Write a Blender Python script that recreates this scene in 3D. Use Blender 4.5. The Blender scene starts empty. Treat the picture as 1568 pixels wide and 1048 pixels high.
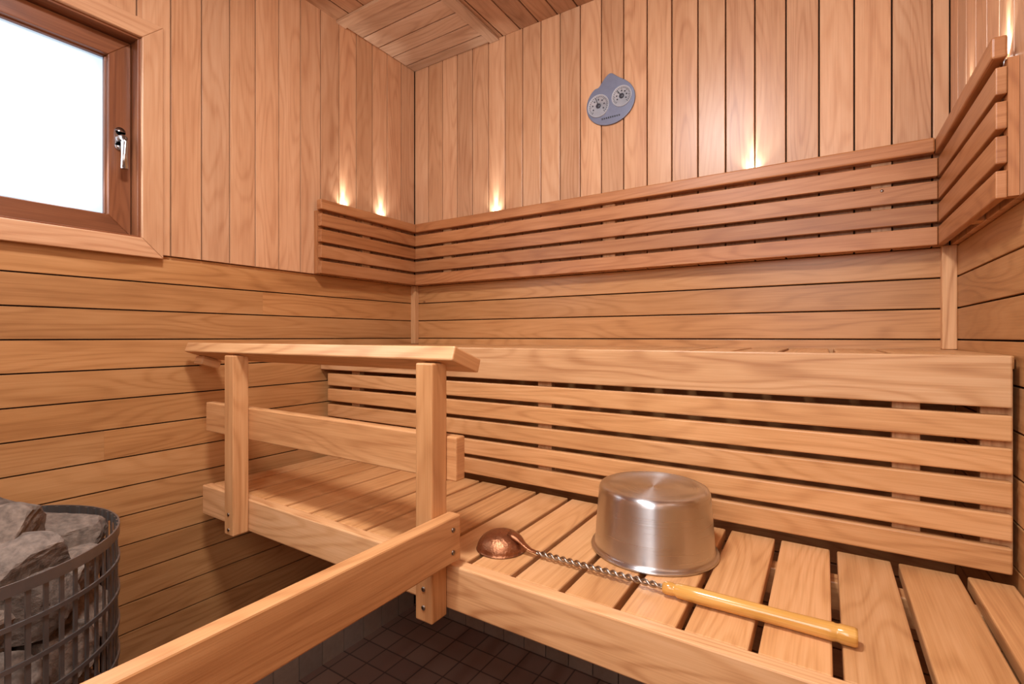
import bpy, math, random
from mathutils import Vector, Matrix, noise
random.seed(7)
Z0 = 1.27
scene = bpy.context.scene
XL, XR, YB, YF, ZC = -1.63, 0.289, 1.70, -0.60, 1.246
ZFL = -Z0
# ------------------------------------------------------------ materials
def new_mat(name):
    m = bpy.data.materials.new(name); m.use_nodes = True
    nt = m.node_tree; nt.nodes.clear()
    out = nt.nodes.new('ShaderNodeOutputMaterial')
    b = nt.nodes.new('ShaderNodeBsdfPrincipled')
    nt.links.new(b.outputs[0], out.inputs[0])
    return m, nt, b
def srgb(r, g, b):
    f = lambda c: (c/255/12.92) if c/255 <= .04045 else ((c/255+.055)/1.055)**2.4
    return (f(r), f(g), f(b), 1)
def wood(name, dark, mid, light, rough=.45, line=.10, knots=True, bump=.08, tonevar=1.0):
    m, nt, b = new_mat(name); N = nt.nodes.new; L = nt.links.new
    uv = N('ShaderNodeUVMap'); uv.uv_map = 'UVMap'
    def mapn(sx, sy, off=0):
        mp = N('ShaderNodeMapping'); mp.inputs['Scale'].default_value = (sx, sy, 1)
        mp.inputs['Location'].default_value = (off, off*1.7, 0)
        L(uv.outputs[0], mp.inputs[0]); return mp.outputs[0]
    def noi(vec, det=2, r=.5):
        n = N('ShaderNodeTexNoise'); n.inputs['Scale'].default_value = 1
        n.inputs['Detail'].default_value = det; n.inputs['Roughness'].default_value = r
        L(vec, n.inputs['Vector']); return n.outputs[0]
    def mth(op, a, bb=None, c=None):
        x = N('ShaderNodeMath'); x.operation = op
        for i, v in enumerate((a, bb, c)):
            if v is None: continue
            if isinstance(v, (int, float)): x.inputs[i].default_value = v
            else: L(v, x.inputs[i])
        return x.outputs[0]
    n1 = noi(mapn(1.3, 9), 1.5, .4)
    s = mth('SINE', mth('MULTIPLY', n1, 95))
    s = mth('POWER', mth('MULTIPLY_ADD', s, .5, .5), 3)
    msk = noi(mapn(.9, 6, 21), 1, .5)
    s = mth('MULTIPLY', s, mth('MULTIPLY', msk, 2))
    n2 = noi(mapn(5, 330, 3), 3, .6)
    n3 = noi(mapn(.8, 7, 9), 2, .5)
    n4 = noi(mapn(7, 55, 5), 2, .5)
    f = mth('MULTIPLY_ADD', s, -line*1.5, .58)
    f = mth('ADD', f, mth('MULTIPLY', mth('SUBTRACT', n2, .5), .5))
    f = mth('ADD', f, mth('MULTIPLY', mth('SUBTRACT', n3, .5), .75))
    f = mth('ADD', f, mth('MULTIPLY', mth('SUBTRACT', n4, .5), .42))
    cr = N('ShaderNodeValToRGB'); e = cr.color_ramp.elements
    e[0].position = .12; e[0].color = dark
    e[1].position = .92; e[1].color = light
    k = e.new(.52); k.color = mid
    L(f, cr.inputs[0])
    at = N('ShaderNodeAttribute'); at.attribute_name = 'tone'
    mul = N('ShaderNodeMixRGB'); mul.blend_type = 'MULTIPLY'; mul.inputs[0].default_value = tonevar
    L(cr.outputs[0], mul.inputs[1]); L(at.outputs['Color'], mul.inputs[2])
    col = mul.outputs[0]
    if knots:
        v = N('ShaderNodeTexVoronoi'); v.inputs['Scale'].default_value = 1
        L(mapn(2.1, 3.2, 4), v.inputs['Vector'])
        mr = N('ShaderNodeMapRange'); mr.inputs[1].default_value = .006; mr.inputs[2].default_value = .022
        mr.inputs[3].default_value = .75; mr.inputs[4].default_value = 0
        L(v.outputs['Distance'], mr.inputs[0])
        kx = N('ShaderNodeMixRGB'); L(mr.outputs[0], kx.inputs[0]); L(col, kx.inputs[1])
        kx.inputs[2].default_value = (.09, .03, .012, 1); col = kx.outputs[0]
    L(col, b.inputs['Base Color'])
    b.inputs['Roughness'].default_value = rough
    b.inputs['Specular IOR Level'].default_value = .4
    bp = N('ShaderNodeBump'); bp.inputs['Strength'].default_value = bump; bp.inputs['Distance'].default_value = .002
    L(n2, bp.inputs['Height']); L(bp.outputs[0], b.inputs['Normal'])
    return m
M_up = wood('wood_wall_vertical', srgb(166,112,76), srgb(198,148,108), srgb(216,171,132), .34)
M_lo = wood('wood_wall_horizontal', srgb(144,93,51), srgb(180,127,77), srgb(201,149,98), .38)
M_ben = wood('wood_bench', srgb(170,116,72), srgb(206,155,106), srgb(226,180,134), .42, line=.15)
M_slat = wood('wood_bench_slat', srgb(162,107,62), srgb(199,145,93), srgb(222,170,120), .42)
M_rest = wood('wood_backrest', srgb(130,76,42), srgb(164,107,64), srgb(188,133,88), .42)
M_rail = wood('wood_rail', srgb(154,99,56), srgb(192,138,89), srgb(215,164,113), .4, knots=False)
M_sash = wood('wood_sash', srgb(92,50,28), srgb(122,72,43), srgb(144,90,57), .35, knots=False)
M_ceil = wood('wood_ceiling', srgb(128,86,56), srgb(162,116,82), srgb(184,139,104), .42)
M_ceil2 = wood('wood_hatch', srgb(152,112,82), srgb(184,145,112), srgb(204,167,136), .42)
def simple(name, col, rough=.5, metal=0, bump=None):
    m, nt, b = new_mat(name)
    b.inputs['Base Color'].default_value = col; b.inputs['Roughness'].default_value = rough
    b.inputs['Metallic'].default_value = metal
    tc = nt.nodes.new('ShaderNodeTexCoord'); n = nt.nodes.new('ShaderNodeTexNoise')
    n.inputs['Scale'].default_value = bump[0] if bump else 40; n.inputs['Detail'].default_value = 6; n.inputs['Roughness'].default_value=.6
    nt.links.new(tc.outputs['Object'], n.inputs['Vector'])
    mx = nt.nodes.new('ShaderNodeMixRGB'); mx.blend_type = 'MULTIPLY'; mx.inputs[0].default_value = bump[2] if bump and len(bump) > 2 else .15
    mx.inputs[1].default_value = col
    cr = nt.nodes.new('ShaderNodeValToRGB'); cr.color_ramp.elements[0].position = .3; cr.color_ramp.elements[1].position = .7
    nt.links.new(n.outputs[0], cr.inputs[0]); nt.links.new(cr.outputs[0], mx.inputs[2])
    at = nt.nodes.new('ShaderNodeAttribute'); at.attribute_name = 'tone'
    m2 = nt.nodes.new('ShaderNodeMixRGB'); m2.blend_type = 'MULTIPLY'; m2.inputs[0].default_value = 1
    nt.links.new(mx.outputs[0], m2.inputs[1]); nt.links.new(at.outputs['Color'], m2.inputs[2])
    nt.links.new(m2.outputs[0], b.inputs['Base Color'])
    if bump:
        bp = nt.nodes.new('ShaderNodeBump'); bp.inputs['Strength'].default_value = bump[1]
        bp.inputs['Distance'].default_value = .004
        nt.links.new(n.outputs[0], bp.inputs['Height']); nt.links.new(bp.outputs[0], b.inputs['Normal'])
    return m
M_back = simple('dark_backing', (.03, .013, .006, 1), .9)
M_chrome = simple('handle_metal', (.55, .55, .56, 1), .22, 1)
M_cage = simple('stove_steel', (.30, .27, .25, 1), .38, .85, (30, .1))
M_stone = simple('sauna_stone', srgb(152,132,116), .92, 0, (70, .9, .6))
M_dark = simple('dark_core', (.012, .011, .01, 1), .9)
M_copper = simple('copper', srgb(168,112,78), .28, .9, (160, .4, .35))
M_shaft = simple('twisted_steel', (.46, .39, .32, 1), .3, 1)
M_screw = simple('screw', (.25, .2, .16, 1), .35, 1)
M_plate = simple('thermo_plate', srgb(122,127,146), .4, .35)
M_dial = simple('thermo_dial', srgb(190,192,198), .4, .2)
M_mark = simple('thermo_marks', (.03, .03, .04, 1), .5)
M_grey = simple('plinth_tile', srgb(170,150,134), .4)
M_bam = wood('varnished_handle', srgb(160,104,40), srgb(206,152,76), srgb(232,188,116), .18, line=.1, knots=False, bump=.02)
def steel():
    m, nt, b = new_mat('brushed_steel'); N = nt.nodes.new; L = nt.links.new
    b.inputs['Base Color'].default_value = (.62, .62, .62, 1); b.inputs['Metallic'].default_value = 1
    uv = N('ShaderNodeUVMap'); uv.uv_map = 'UVMap'
    mp = N('ShaderNodeMapping'); mp.inputs['Scale'].default_value = (2, 500, 1); L(uv.outputs[0], mp.inputs[0])
    n = N('ShaderNodeTexNoise'); n.inputs['Scale'].default_value = 1; n.inputs['Detail'].default_value = 3; L(mp.outputs[0], n.inputs['Vector'])
    mr = N('ShaderNodeMapRange'); mr.inputs[3].default_value = .24; mr.inputs[4].default_value = .34; L(n.outputs[0], mr.inputs[0]); L(mr.outputs[0], b.inputs['Roughness'])
    bp = N('ShaderNodeBump'); bp.inputs['Strength'].default_value = .04; bp.inputs['Distance'].default_value = .001
    L(n.outputs[0], bp.inputs['Height']); L(bp.outputs[0], b.inputs['Normal'])
    tg = N('ShaderNodeTangent'); tg.direction_type = 'RADIAL'; tg.axis = 'Z'
    L(tg.outputs[0], b.inputs['Tangent']); b.inputs['Anisotropic'].default_value = .85
    b.inputs['Anisotropic Rotation'].default_value = .25
    return m
M_steel = steel()
def tiles():
    m, nt, b = new_mat('floor_tiles'); N = nt.nodes.new; L = nt.links.new
    tc = N('ShaderNodeTexCoord'); br = N('ShaderNodeTexBrick')
    br.offset = 0; br.inputs['Scale'].default_value = 1; br.inputs['Brick Width'].default_value = .1; br.inputs['Row Height'].default_value = .1
    br.inputs['Mortar Size'].default_value = .003
    br.inputs['Color1'].default_value = srgb(158,126,108); br.inputs['Color2'].default_value = srgb(140,108,94); br.inputs['Mortar'].default_value = srgb(92,74,64)
    L(tc.outputs['Object'], br.inputs['Vector']); L(br.outputs[0], b.inputs['Base Color']); b.inputs['Roughness'].default_value = .45
    return m
M_tile = tiles()
def glass():
    m, nt, b = new_mat('frosted_daylight_glass'); N = nt.nodes.new; L = nt.links.new
    b.inputs['Base Color'].default_value = (.5, .6, .7, 1); b.inputs['Roughness'].default_value = .3
    tc = N('ShaderNodeTexCoord'); mp = N('ShaderNodeSeparateXYZ'); L(tc.outputs['Generated'], mp.inputs[0])
    def edge(o, w):
        a = N('ShaderNodeMath'); a.operation = 'SUBTRACT'; L(o, a.inputs[0]); a.inputs[1].default_value = .5
        c = N('ShaderNodeMath'); c.operation = 'ABSOLUTE'; L(a.outputs[0], c.inputs[0])
        r = N('ShaderNodeMapRange'); r.interpolation_type = 'SMOOTHSTEP'
        r.inputs[1].default_value = .5; r.inputs[2].default_value = .5-w; r.inputs[3].default_value = 0; r.inputs[4].default_value = 1
        L(c.outputs[0], r.inputs[0]); return r.outputs[0]
    mm = N('ShaderNodeMath'); mm.operation = 'MULTIPLY'; L(edge(mp.outputs[1], .10), mm.inputs[0]); L(edge(mp.outputs[2], .20), mm.inputs[1])
    cr = N('ShaderNodeValToRGB'); cr.color_ramp.elements[0].color = (.18, .34, .48, 1); cr.color_ramp.elements[1].color = (.95, .98, 1, 1)
    cr.color_ramp.elements[1].position = .8
    L(mm.outputs[0], cr.inputs[0]); L(cr.outputs[0], b.inputs['Emission Color']); b.inputs['Emission Strength'].default_value = 1.12
    return m
M_glass = glass()
def emis(name, col, s):
    m, nt, b = new_mat(name); b.inputs['Emission Color'].default_value = col; b.inputs['Emission Strength'].default_value = s
    return m
M_led = emis('led_lens', (1, .95, .88, 1), 40)

# ------------------------------------------------------------ mesh builder
class MB:
    def __init__(s): s.v=[]; s.f=[]; s.uv=[]; s.t=[]; s.m=[]; s.mats=[]; s.sm=[]
    def mi(s, mat):
        if mat not in s.mats: s.mats.append(mat)
        return s.mats.index(mat)
    def raw(s, vs, fs, mat, uvs=None, tone=None, smooth=False):
        b = len(s.v); s.v += [tuple(x) for x in vs]; k = s.mi(mat)
        if tone is None: tone = (1, 1, 1)
        for i, f in enumerate(fs):
            s.f.append([b+j for j in f])
            s.uv.append(uvs[i] if uvs else [(0, 0)]*len(f))
            s.t.append(tone); s.m.append(k); s.sm.append(smooth)
    def box(s, x0, x1, y0, y1, z0, z1, mat, g=None, M=None, var=.12):
        lo=(min(x0,x1),min(y0,y1),min(z0,z1)); hi=(max(x0,x1),max(y0,y1),max(z0,z1))
        if g is None:
            d=[hi[i]-lo[i] for i in range(3)]; g=d.index(max(d))
        vs=[(hi[0] if i&1 else lo[0], hi[1] if i&2 else lo[1], hi[2] if i&4 else lo[2]) for i in range(8)]
        fs=[((0,4,6,2),0),((1,3,7,5),0),((0,1,5,4),1),((2,6,7,3),1),((0,2,3,1),2),((4,5,7,6),2)]
        ou, ov = random.uniform(0,60), random.uniform(0,60)
        q = 1+random.uniform(-var, var*.8); h = random.uniform(-.03,.03)
        tone=(q*(1+h*.3), q*(1-h*.3), q*(1-h*1.3)); uvs=[]
        for f, ax in fs:
            o=[a for a in range(3) if a!=ax]
            if ax==g: ua,va,su=o[0],o[1],.35
            else: ua=g; va=[a for a in o if a!=g][0]; su=1
            uvs.append([(vs[j][ua]*su+ou, vs[j][va]+ov+ax*.37) for j in f])
        if M is not None: vs=[M@Vector(p) for p in vs]
        s.raw(vs,[f for f,_ in fs],mat,uvs,tone)
    def prism(s, quad, ext, mat, g):
        e=Vector(ext); P=[Vector(p) for p in quad]; n=len(P); Q=[p+e for p in P]
        c=sum(P,Vector())/n; nn=(P[1]-P[0]).cross(P[2]-P[1])
        if nn.dot(e)>0: P.reverse(); Q.reverse()
        vs=P+Q; fs=[list(range(n)), [n+i for i in reversed(range(n))]]+[[i,n+i,n+(i+1)%n,(i+1)%n] for i in range(n)]
        g=Vector(g).normalized(); ou,ov=random.uniform(0,60),random.uniform(0,60); uvs=[]
        for f in fs:
            fn=(vs[f[1]]-vs[f[0]]).cross(vs[f[2]]-vs[f[1]])
            if fn.length>0: fn.normalize()
            va=fn.cross(g)
            if va.length<.3: va=Vector((1,0,0)) if abs(g.x)<.5 else Vector((0,1,0))
            uvs.append([(vs[j].dot(g)+ou, vs[j].dot(va)+ov) for j in f])
        q=1+random.uniform(-.06,.06)
        s.raw(vs,fs,mat,uvs,(q,q,q))
    def lathe(s, prof, mat, M=Matrix(), n=64, smooth=True):
        vs=[];fs=[];uvs=[]
        for i in range(n):
            a=2*math.pi*i/n
            for r,z in prof: vs.append(M@Vector((r*math.cos(a),r*math.sin(a),z)))
        k=len(prof); L=[0]
        for i in range(1,k): L.append(L[-1]+math.hypot(prof[i][0]-prof[i-1][0],prof[i][1]-prof[i-1][1]))
        for i in range(n):
            for j in range(k-1):
                a=i*k+j; b=((i+1)%n)*k+j
                fs.append((a,b,b+1,a+1)); uvs.append([(i/n,L[j]),((i+1)/n,L[j]),((i+1)/n,L[j+1]),(i/n,L[j+1])])
        s.raw(vs,fs,mat,uvs,smooth=smooth)
    def tube(s, pts, r, mat, n=10, rads=None, flat=1.0):
        pts=[Vector(p) for p in pts]; vs=[];fs=[];uvs=[]; up=Vector((0,0,1))
        for i,p in enumerate(pts):
            t=(pts[min(i+1,len(pts)-1)]-pts[max(i-1,0)]).normalized()
            u=up if abs(t.dot(up))<.95 else Vector((0,1,0))
            a=t.cross(u).normalized(); b=t.cross(a).normalized(); rr=rads[i] if rads else r
            for k in range(n):
                th=2*math.pi*k/n; vs.append(p+a*math.cos(th)*rr+b*math.sin(th)*rr*flat)
        for i in range(len(pts)-1):
            for k in range(n):
                fs.append((i*n+k,i*n+(k+1)%n,(i+1)*n+(k+1)%n,(i+1)*n+k)); uvs.append([(i*.01,k*.002),(i*.01,k*.002+.002),(i*.01+.01,k*.002+.002),(i*.01+.01,k*.002)])
        fs.append(tuple(range(n))[::-1]); uvs.append([(0,0)]*n)
        fs.append(tuple((len(pts)-1)*n+k for k in range(n))); uvs.append([(0,0)]*n)
        s.raw(vs,fs,mat,uvs,smooth=True)
    def obj(s, name, bevel=0, parent=None, fixn=True):
        me=bpy.data.meshes.new(name); me.from_pydata([(x,y,z+Z0) for x,y,z in s.v],[],s.f)
        for m in s.mats: me.materials.append(m)
        ul=me.uv_layers.new(name='UVMap'); flat=[c for f in s.uv for p in f for c in p]; ul.data.foreach_set('uv',flat)
        ca=me.color_attributes.new('tone','FLOAT_COLOR','CORNER')
        fl=[]
        for f,t in zip(s.f,s.t): fl+= [t[0],t[1],t[2],1]*len(f)
        ca.data.foreach_set('color',fl)
        me.polygons.foreach_set('material_index',s.m); me.polygons.foreach_set('use_smooth',s.sm)
        if fixn:
            import bmesh
            bm=bmesh.new(); bm.from_mesh(me); bmesh.ops.recalc_face_normals(bm,faces=bm.faces); bm.to_mesh(me); bm.free()
        me.update(); ob=bpy.data.objects.new(name,me); scene.collection.objects.link(ob)
        if bevel:
            md=ob.modifiers.new('bevel','BEVEL'); md.width=bevel; md.segments=2; md.limit_method='ANGLE'; md.angle_limit=.6
        if parent: ob.parent=parent
        return ob
def empty(name, loc=(0,0,0)):
    e=bpy.data.objects.new(name,None); e.empty_display_size=.05; scene.collection.objects.link(e); return e

G=.0038
PITCH=.0845
ZSPLIT=.237
def plinth(w, axis, fixed0, fixed1, a0, a1):
    a=a0
    while a<a1:
        b=min(a+.1,a1)
        if axis==1: w.box(fixed0,fixed1,a+.0015,b-.0015,ZFL,ZFL+.118,M_grey,1)
        else: w.box(a+.0015,b-.0015,fixed0,fixed1,ZFL,ZFL+.118,M_grey,0)
        a+=.1
# ------------------------------------------------------------ wall left
WY0,WY1,WZ0,WZ1 = -.13,.601,.27,.842
w=MB()
bx0,bx1=XL-.10,XL-.012
w.box(bx0,bx1,YF-.1,YB+.1,ZFL,WZ0,M_back); w.box(bx0,bx1,YF-.1,YB+.1,WZ1,ZC+.05,M_back)
w.box(bx0,bx1,YF-.1,WY0,WZ0,WZ1,M_back); w.box(bx0,bx1,WY1,YB+.1,WZ0,WZ1,M_back)
z=ZSPLIT
while z>ZFL+.13:
    z0=max(z-.0815,ZFL+.12)
    ys=[YF,random.uniform(.1,1.1),YB] if random.random()<.25 else [YF,YB]
    for a,b in zip(ys,ys[1:]): w.box(XL-.012,XL,a,b,z0+G/2,z-G/2,M_lo,1)
    z-=.0815
plinth(w,1,XL-.012,XL-.004,YF,YB)
y=YB-.014
while y>YF:
    y0=max(y-PITCH,YF); a,b=y0+G/2,y-G/2
    if b>WY0 and a<WY1:
        if a<WY0: w.box(XL-.012,XL+.012,a,WY0,ZSPLIT,ZC,M_up,2)
        if b>WY1: w.box(XL-.012,XL+.012,WY1,b,ZSPLIT,ZC,M_up,2)
        a2,b2=max(a,WY0),min(b,WY1)
        w.box(XL-.012,XL+.012,a2,b2,WZ1,ZC,M_up,2)
        w.box(XL-.012,XL+.012,a2,b2,ZSPLIT,WZ0,M_up,2)
    else: w.box(XL-.012,XL+.012,a,b,ZSPLIT,ZC,M_up,2)
    y-=PITCH
w.obj('wall_left',.0018)
# ------------------------------------------------------------ wall back
w=MB(); w.box(XL-.1,XR+.1,YB+.012,YB+.10,ZFL,ZC+.05,M_back)
z=ZSPLIT
while z>ZFL+.13:
    z0=max(z-.0815,ZFL+.12); w.box(XL,XR,YB,YB+.012,z0+G/2,z-G/2,M_lo,0); z-=.0815
plinth(w,0,YB+.004,YB+.012,XL,XR)
x=XL+.012
while x<XR-.012:
    x1=min(x+PITCH,XR-.012); w.box(x+G/2,x1-G/2,YB-.012,YB+.012,ZSPLIT,ZC,M_up,2); x+=PITCH
w.obj('wall_back',.0018)
# ------------------------------------------------------------ wall right
w=MB(); w.box(XR+.012,XR+.1,YF-.1,YB+.1,ZFL,ZC+.05,M_back)
z=ZSPLIT
while z>ZFL+.13:
    z0=max(z-.0815,ZFL+.12); w.box(XR,XR+.012,YF,YB,z0+G/2,z-G/2,M_lo,1); z-=.0815
plinth(w,1,XR+.004,XR+.012,YF,YB)
y=YB-.012
while y>YF:
    y0=max(y-PITCH,YF); w.box(XR-.012,XR+.012,y0+G/2,y-G/2,ZSPLIT,ZC,M_up,2); y-=PITCH
w.obj('wall_right',.0018)
# ------------------------------------------------------------ wall front (behind camera)
w=MB(); w.box(XL-.1,XR+.1,YF-.1,YF-.012,ZFL,ZC+.05,M_back)
x=XL
while x<XR:
    x1=min(x+PITCH,XR); w.box(x+G/2,x1-G/2,YF-.012,YF,ZFL+.12,ZC,M_up,2); x+=PITCH
w.obj('wall_front',.0018)
# ------------------------------------------------------------ floor / ceiling
w=MB(); w.box(XL-.1,XR+.1,YF-.1,YB+.1,ZFL-.05,ZFL,M_tile); w.obj('floor')
w=MB(); w.box(XL-.1,XR+.1,YF-.1,YB+.1,ZC+.012,ZC+.06,M_back)
x=XL
while x<XR:
    x1=min(x+PITCH,XR); w.box(x+.0025,x1-.0025,YF,YB,ZC,ZC+.012,M_ceil,1); x+=PITCH
w.obj('ceiling',.0018)
w=MB(); hx1,hy0=-1.14,1.25
w.box(XL+.012,hx1,hy0,hy0+.045,ZC-.012,ZC,M_ceil2,0); w.box(hx1-.045,hx1,hy0+.046,YB-.013,ZC-.012,ZC,M_ceil2,1)
y=hy0+.049
while y<YB-.03:
    w.box(XL+.014,hx1-.047,y,min(y+.079,YB-.014),ZC-.005,ZC,M_ceil2,0); y+=.0835
w.obj('trim_3',.0015)
# ------------------------------------------------------------ window
win=empty('window_1')
def frame(mb, X, ext, y0,y1,z0,z1, wd, mat):
    q=[((y0,z0),(y1,z0),(y1-wd,z0+wd),(y0+wd,z0+wd),(0,1,0)),((y0,z1),(y1,z1),(y1-wd,z1-wd),(y0+wd,z1-wd),(0,1,0)),
       ((y0,z0),(y0,z1),(y0+wd,z1-wd),(y0+wd,z0+wd),(0,0,1)),((y1,z0),(y1,z1),(y1-wd,z1-wd),(y1-wd,z0+wd),(0,0,1))]
    for a in q: mb.prism([(X,p[0],p[1]) for p in a[:4]],(ext,0,0),mat,a[4])
m=MB(); frame(m,XL+.012,.014,WY0-.045,WY1+.047,WZ0-.046,WZ1+.047,.052,M_up); m.obj('casing',.002,win)
m=MB(); frame(m,XL-.10,.115,WY0,WY1,WZ0,WZ1,.012,M_sash); m.obj('jamb',.001,win)
m=MB(); frame(m,XL-.06,.035,WY0+.014,WY1-.014,WZ0+.014,WZ1-.014,.052,M_sash)
frame(m,XL-.062,.022,WY0+.064,WY1-.064,WZ0+.064,WZ1-.064,.006,M_sash); m.obj('sash',.002,win)
m=MB(); m.box(XL-.058,XL-.052,WY0+.055,WY1-.055,WZ0+.055,WZ1-.055,M_glass); m.obj('frosted_pane',0,win)
m=MB(); hy=WY1-.040; hx=XL-.025
m.tube([(hx,hy,.570),(hx+.006,hy,.570)],.012,M_chrome,20); m.tube([(hx,hy,.530),(hx+.006,hy,.530)],.012,M_chrome,20)
m.box(hx,hx+.006,hy-.012,hy+.012,.53,.57,M_chrome)
m.tube([(hx+.004,hy,.55),(hx+.022,hy,.55),(hx+.028,hy,.546),(hx+.031,hy,.535),(hx+.032,hy,.50),(hx+.034,hy,.462)],.006,M_chrome,14,rads=[.009,.009,.009,.0085,.0075,.009])
m.obj('handle',0,win)
# ------------------------------------------------------------ trims
m=MB(); m.box(XL,XL+.026,YB-.026,YB,-.033,ZSPLIT,M_ben,2); m.obj('trim_1',.002)
m=MB(); m.box(XR-.03,XR,YB-.026,YB,-.033,ZSPLIT,M_ben,2); m.obj('trim_2',.002)
# ------------------------------------------------------------ backrests
FY=YB-.055; LX=XL+.055; RX=XR-.042; EY=1.15
def rest(run):
    br=empty('sauna_backrest')
    m=MB()
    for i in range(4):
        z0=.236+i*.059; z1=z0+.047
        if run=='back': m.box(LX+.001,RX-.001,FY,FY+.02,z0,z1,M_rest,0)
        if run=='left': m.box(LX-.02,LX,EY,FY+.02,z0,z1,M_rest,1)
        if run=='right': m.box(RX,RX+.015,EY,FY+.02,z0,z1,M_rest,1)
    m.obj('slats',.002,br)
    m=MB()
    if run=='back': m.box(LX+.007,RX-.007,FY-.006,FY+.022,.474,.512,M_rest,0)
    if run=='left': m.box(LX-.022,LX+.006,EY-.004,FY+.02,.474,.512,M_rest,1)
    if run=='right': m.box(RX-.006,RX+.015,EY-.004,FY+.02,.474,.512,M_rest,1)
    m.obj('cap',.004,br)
    m=MB()
    if run=='back':
        for x in (-1.40,-.65,.131): m.box(x-.022,x+.022,FY+.0205,YB-.013,.238,.473,M_ben,2)
    if run=='left':
        m.box(XL+.013,LX-.0205,EY,EY+.022,.238,.473,M_rest,2); m.box(XL+.013,LX-.0205,1.36,1.40,.238,.473,M_ben,2)
    if run=='right':
        m.box(RX+.0155,XR-.0125,EY,EY+.022,.238,.473,M_rest,2); m.box(RX+.0155,XR-.0125,1.36,1.40,.238,.473,M_ben,2)
    m.obj('battens',0,br)
    if run=='back':
        m=MB(); m.tube([(.131,FY-.001,.392),(.131,FY+.005,.392)],.004,M_chrome,12); m.obj('screws',0,br)
for r_ in ('back','left','right'): rest(r_)
# ------------------------------------------------------------ upper bench
ub=empty('upper_bench'); UZ=-.033; UY=1.185
m=MB(); m.box(XL+.004,XR-.012,UY,UY+.028,UZ-.092,UZ,M_ben,0); m.obj('fascia',.003,ub)
m=MB(); x=.216-.1*18
while x<XR:
    a=max(x+.006,XL+.002); b=min(x+.094,XR-.003)
    if b-a>.02: m.box(a,b,UY+.029,YB-.003,UZ-.026,UZ-.001,M_slat,1)
    x+=.1
m.obj('slats',.003,ub)
m=MB()
for i in range(5):
    z1=UZ-.106-i*.0585; m.box(XL+.035,XR-.010,UY+.008,UY+.028,z1-.046,z1,M_slat,0)
m.obj('riser_slats',.003,ub)
m=MB()
for x in (-1.46,-.665,.134,.262): m.box(x-.022,x+.022,UY+.0285,UY+.05,-.415,UZ-.027,M_ben,2)
m.box(XL+.001,XR-.003,YB-.04,YB-.003,UZ-.08,UZ-.027,M_ben,0)
m.obj('supports',.002,ub)
# ------------------------------------------------------------ lower bench
lb=empty('lower_bench'); LZ=-.44; LY=.73
m=MB(); m.box(-1.556,XR-.004,LY,LY+.028,LZ-.085,LZ,M_ben,0); m.obj('fascia',.003,lb)
m=MB(); x=.216-.1*18
while x<XR:
    a=max(x+.006,-1.55); b=min(x+.094,XR-.004)
    if b-a>.02: m.box(a,b,LY+.0285,UY+.025,LZ-.026,LZ-.001,M_slat,1)
    x+=.1
m.obj('slats',.003,lb)
m=MB()
m.box(XL+.001,XR-.003,UY-.07,UY-.03,LZ-.08,LZ-.027,M_rail,0); m.box(-1.55,XR-.004,LY+.029,LY+.07,LZ-.08,LZ-.027,M_rail,0)
for x in (-1.53,-.61,.24):
    m.box(x-.02,x+.02,LY+.07,UY-.03,LZ-.135,LZ-.081,M_rail,1)
m.obj('bearers',.002,lb)
# ------------------------------------------------------------ railing
rl=empty('bench_railing')
m=MB(); PY0,PY1=.686,.729
m.box(-1.347,-1.305,PY0,PY1,-.525,-.05,M_rail,2); m.box(-.656,-.614,PY0,PY1,-.537,-.05,M_rail,2); m.obj('posts',.003,rl)
m=MB(); Mt=Matrix.Translation((0,.738,-.044))@Matrix.Rotation(math.radians(-19),4,'X')
m.box(-1.585,-.572,-.043,.043,-.014,.014,M_ben,0,Mt); m.box(-1.590,-1.545,-.005,.050,-.040,-.0145,M_ben,1,Mt); m.obj('top_rail',.003,rl)
m=MB(); m.box(-1.535,-.592,.7295,.757,-.278,-.193,M_rail,0); m.obj('mid_rail',.003,rl)
m=MB(); m.box(-.6135,-.585,-.45,.735,-.424,-.338,M_rail,1); m.box(-.656,-.614,-.45,-.408,ZFL,-.338,M_rail,2); m.obj('handrail_board',.003,rl)
m=MB()
for z in (-.362,-.404): m.tube([(-.586,.712,z),(-.5835,.712,z)],.0045,M_screw,12)
for z in (-.475,-.51): m.tube([(-.635,.687,z),(-.635,.6845,z)],.0045,M_screw,12)
for z in (-.47,-.51): m.tube([(-1.326,.687,z),(-1.326,.6845,z)],.0045,M_screw,12)
m.obj('screws',0,rl)
# ------------------------------------------------------------ bucket
bk=MB(); prof=[(0.0001,.128),(.05,.128),(.084,.1285),(.088,.131),(.103,.131),(.1085,.1285),(.1115,.123),(.1125,.115),(.1205,.012),(.1215,.0075),(.1255,.006),(.1280,.0045),(.1288,.002),(.127,0),(.123,.0008),(.1185,.004),(.1175,.012),(.1095,.113),(.10,.122),(.0001,.124)]
bk.lathe(prof,M_steel,Matrix.Translation((-.301,1.022,LZ-.0005)),96)
bk.obj('metal_bucket')
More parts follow.
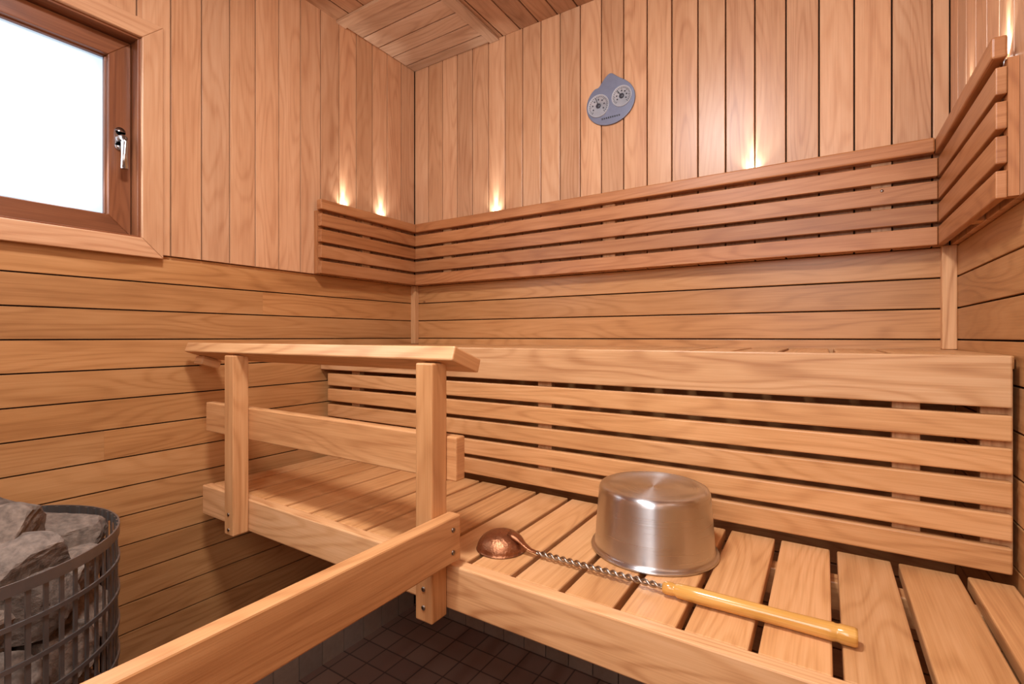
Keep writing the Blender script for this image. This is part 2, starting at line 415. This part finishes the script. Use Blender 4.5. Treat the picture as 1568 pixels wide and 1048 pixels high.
# ------------------------------------------------------------ ladle
ld=empty('sauna_ladle')
m=MB(); cx,cy=-.567,.848
R=.051; H=.036; prof=[(0.0001,H)]
for i in range(1,13):
    a=math.pi/2*i/12; prof.append((R*math.sin(a),H*math.cos(a)+.001))
prof+=[(R+.0015,.0005),(R-.002,0)]
for i in range(11,0,-1):
    a=math.pi/2*i/12; prof.append(((R-.003)*math.sin(a),(H-.003)*math.cos(a)+.001))
prof.append((.0001,H-.003))
m.lathe(prof,M_copper,Matrix.Translation((cx,cy,LZ)),48); m.obj('bowl',0,ld)
m=MB()
strap=[(cx+.020,cy,LZ+.035),(cx+.034,cy,LZ+.031),(cx+.047,cy,LZ+.024),(cx+.058,cy,LZ+.017),(cx+.07,cy,LZ+.0115),(cx+.085,cy,LZ+.010)]
m.tube(strap,.007,M_copper,12,rads=[.010,.012,.009,.007,.006,.005],flat=.45)
m.obj('strap',0,ld)
m=MB(); x0,x1=cx+.08,-.225
for ph in (0,math.pi):
    pts=[]
    for i in range(141):
        t=i/140; a=t*math.pi*2*9+ph; sc=min(1,(1-abs(2*t-1))*6+.15)*.0036
        pts.append((x0+(x1-x0)*t, cy+(.842-cy)*t+sc*math.cos(a), LZ+.010+.003*t+sc*math.sin(a)))
    m.tube(pts,.0026,M_shaft,8)
m.obj('twisted_shaft',0,ld)
m=MB()
prof=[(0.0001,0),(.006,0),(.0095,.002),(.0105,.008),(.0105,.016),(.0095,.018),(.0095,.022),(.0115,.025),(.0125,.06),(.012,.13),(.0118,.19),(.0125,.235),(.013,.243),(.0122,.246),(.0122,.249),(.0132,.252),(.0132,.268),(.012,.272),(0.0001,.272)]
a=Vector((-.232,.8415,LZ+.0135))
Mh=Matrix.Translation(a)@Matrix.Rotation(math.radians(1.0),4,'Z')@Matrix.Rotation(math.pi/2,4,'Y')
m.lathe(prof,M_bam,Mh,32)
m.uv=[[(q[1],q[0]*.08) for q in f] for f in m.uv]
m.obj('wooden_grip',0,ld)
# ------------------------------------------------------------ thermometer
th=empty('sauna_thermometer'); TX,TZ,TY=-.652,.852,YB-.0125
m=MB(); n=72; pts=[]
for i in range(n):
    a=2*math.pi*i/n; r=.087
    px=r*1.06*math.cos(a); pz=r*.93*math.sin(a)
    d=math.atan2(math.sin(a-math.pi*.5),math.cos(a-math.pi*.5))
    pz+=.016*math.exp(-(d/.24)**2)+.008*math.exp(-((d)/.5)**2)
    pz-=.010*math.exp(-((d-.5)/.14)**2)
    pts.append((TX+px,TY,TZ-.004+pz))
m.prism(pts,(0,-.007,0),M_plate,(1,0,0)); m.obj('plate',.0015,th)
def rotX(c): return Matrix.Translation(c)@Matrix.Rotation(math.pi/2,4,'X')
for nm,(dx,dz,r) in {'hygrometer_dial':(.044,.006,.037),'thermometer_dial':(-.044,-.008,.041)}.items():
    m=MB(); c=Vector((TX+dx,TY-.007,TZ+dz))
    m.lathe([(.0001,0),(.0001,.002),(r-.002,.002),(r-.0015,.004),(r,.004),(r,0)],M_dial,rotX(c),48)
    for i in range(25):
        a=math.radians(-135+i*11.25)+math.pi/2
        Mr=rotX(c+Vector((0,-.0022,0)))@Matrix.Rotation(a,4,'Z')
        l=.008 if i%4==0 else .005
        m.box(r-.005-l,r-.005,-.0008,.0008,0,.0006,M_mark,0,Mr)
    for i in range(7):
        a=math.radians(-120+i*40)+math.pi/2
        Mr=rotX(c+Vector((0,-.0022,0)))@Matrix.Rotation(a,4,'Z')
        m.box(r-.021,r-.016,-.0025,.0025,0,.0005,M_mark,0,Mr)
    Mr=rotX(c+Vector((0,-.004,0)))@Matrix.Rotation(2.2 if dx>0 else 1.9,4,'Z')
    m.box(-.008,r-.010,-.0013,.0013,0,.0008,M_mark,0,Mr)
    m.lathe([(.0001,.0035),(.0075,.0035),(.009,.002),(.009,0)],M_mark,rotX(c+Vector((0,-.002,0))),20)
    m.obj(nm,0,th)
m=MB()
for i in range(9): m.box(TX-.032+i*.008,TX-.027+i*.008,TY-.0078,TY-.0068,TZ-.062,TZ-.056,M_mark,0)
m.obj('lettering',0,th)
# ------------------------------------------------------------ stove
st=empty('sauna_stove'); SX,SY,SR,SZ=-1.325,.17,.262,-.385
def rock(mb, c, r, sq=(1,1,1)):
    import bmesh
    bm=bmesh.new(); bmesh.ops.create_icosphere(bm,subdivisions=4,radius=1)
    pl=[(Vector((random.gauss(0,1),random.gauss(0,1),random.gauss(0,1))).normalized(),random.uniform(.42,.72)) for _ in range(9)]
    Rm=Matrix.Rotation(random.uniform(0,6.28),3,'Z')@Matrix.Rotation(random.uniform(-.5,.5),3,'X')
    off=Vector((random.random()*50,random.random()*50,0)); vs=[]
    for v in bm.verts:
        p=v.co.copy()
        for nn,d in pl:
            k=p.dot(nn)-d
            if k>0: p-=nn*k
        p*=1.25+.06*noise.noise(p*2+off)+.05*noise.noise(p*6+off)+.03*noise.noise(p*13+off)
        p=Vector((p.x*sq[0],p.y*sq[1],p.z*sq[2])); vs.append(c+(Rm@p)*r)
    fs=[[v.index for v in f.verts] for f in bm.faces]; bm.free()
    q=random.uniform(.62,1.12); h=random.uniform(-.02,.06); mb.raw(vs,fs,M_stone,tone=(q*(1+h),q,q*(1-h)),smooth=False)
m=MB()
cam_a=math.atan2(-SY,-SX)
for ring in range(8):
    zz=SZ-.075-ring*.115
    n=13
    for i in range(n):
        a=2*math.pi*(i+.5*(ring%2))/n+random.uniform(-.05,.05)
        if math.cos(a-cam_a)<-.35 and ring>0: continue
        rock(m,Vector((SX+(SR-.084)*math.cos(a),SY+(SR-.084)*math.sin(a),zz+random.uniform(-.015,.015))),random.uniform(.066,.072),(1,.92,.85))
for rr,n,zz in ((.168,8,-.010),(.085,4,.006),(0,1,.018)):
    for i in range(n):
        a=2*math.pi*i/n+rr*9
        rock(m,Vector((SX+rr*math.cos(a),SY+rr*math.sin(a),SZ+zz-.012+random.uniform(-.01,.014))),random.uniform(.074,.088) if rr<.16 else random.uniform(.064,.072),(1.1,.9,.66))
m.obj('stones',0,st)
m=MB(); m.lathe([(.0001,SZ-.06),(SR-.11,SZ-.06),(SR-.11,ZFL+.06),(.0001,ZFL+.06)],M_dark,Matrix.Translation((SX,SY,0)),32); m.obj('core',0,st)
m=MB(); T=Matrix.Translation((SX,SY,0))
def band(z0,z1,r=SR): m.lathe([(r,z0),(r+.003,z0),(r+.003,z1),(r,z1),(r,z0)],M_cage,T,96,False)
band(SZ-.020,SZ)
z=SZ-.065
while z>ZFL+.1: band(z-.008,z,SR+.0005); z-=.065
n=66
for i in range(n):
    a=2*math.pi*i/n; Mr=T@Matrix.Rotation(a,4,'Z')
    m.box(SR-.003,SR,-.0036,.0036,ZFL+.03,SZ-.002,M_cage,2,Mr)
band(ZFL,ZFL+.06)
m.obj('cage',0,st)
# ------------------------------------------------------------ LED uplights behind the backrest
def led(x,y,nx,ny):
    mb=MB(); rr=.0045
    mb.lathe([(.0001,.497),(rr-.0005,.497),(rr,.494),(rr,.475),(.0001,.475)],M_chrome,Matrix.Translation((x,y,0)),16)
    mb.lathe([(.0001,.4985),(.003,.498),(.0035,.497)],M_led,Matrix.Translation((x,y,0)),16)
    o=mb.obj('led_uplight')
    for nm,e,sz,bl in (('led_beam_wide',2.0,110,1.0),('led_beam_core',6.5,26,.9)):
        l=bpy.data.lights.new(nm,'SPOT'); l.energy=e; l.spot_size=math.radians(sz); l.spot_blend=bl; l.color=(.93,.96,1); l.shadow_soft_size=.003
        lo=bpy.data.objects.new(nm,l); lo.location=(x,y,.502+Z0)
        lo.rotation_euler=Vector((nx*.05,ny*.05,1)).to_track_quat('-Z','Y').to_euler(); lo.parent=o; scene.collection.objects.link(lo)
for x in (-1.156,-.186): led(x,YB-.0215,0,1)
for y in (1.281,1.479): led(XL+.0215,y,-1,0)
for y in (1.21,1.47): led(XR-.0185,y,1,0)
# ------------------------------------------------------------ lights
def area(name,loc,target,sx,sy,e,col):
    l=bpy.data.lights.new(name,'AREA'); l.shape='RECTANGLE'; l.size=sx; l.size_y=sy; l.energy=e; l.color=col
    o=bpy.data.objects.new(name,l); o.location=(loc[0],loc[1],loc[2]+Z0)
    d=Vector(target)-Vector(loc); o.rotation_euler=d.to_track_quat('-Z','Y').to_euler(); scene.collection.objects.link(o); return o
area('ceiling_lamp',(-.50,.22,1.20),(-.55,.55,0),.22,.22,27,(.98,.97,1))
area('front_fill',(-.15,-.55,.45),(-.55,1.4,0),.6,1.0,20,(.95,.97,1))  # soft fill added behind the camera; the front wall has no doorway
area('window_daylight',(XL+.03,.23,.55),(0,.5,.2),.6,.45,5,(.8,.9,1))
wd=bpy.data.worlds.new('World'); scene.world=wd; wd.use_nodes=True
wd.node_tree.nodes['Background'].inputs[0].default_value=(.8,.9,1,1); wd.node_tree.nodes['Background'].inputs[1].default_value=.5
# ------------------------------------------------------------ camera
c=bpy.data.cameras.new('camera'); c.sensor_width=36; c.lens=749/1568*36; c.shift_y=-.0052; c.clip_start=.01
co=bpy.data.objects.new('camera',c); co.location=(0,0,Z0); co.rotation_euler=(math.pi/2,0,math.radians(32.54)); scene.collection.objects.link(co); scene.camera=co
scene.view_settings.view_transform='Standard'
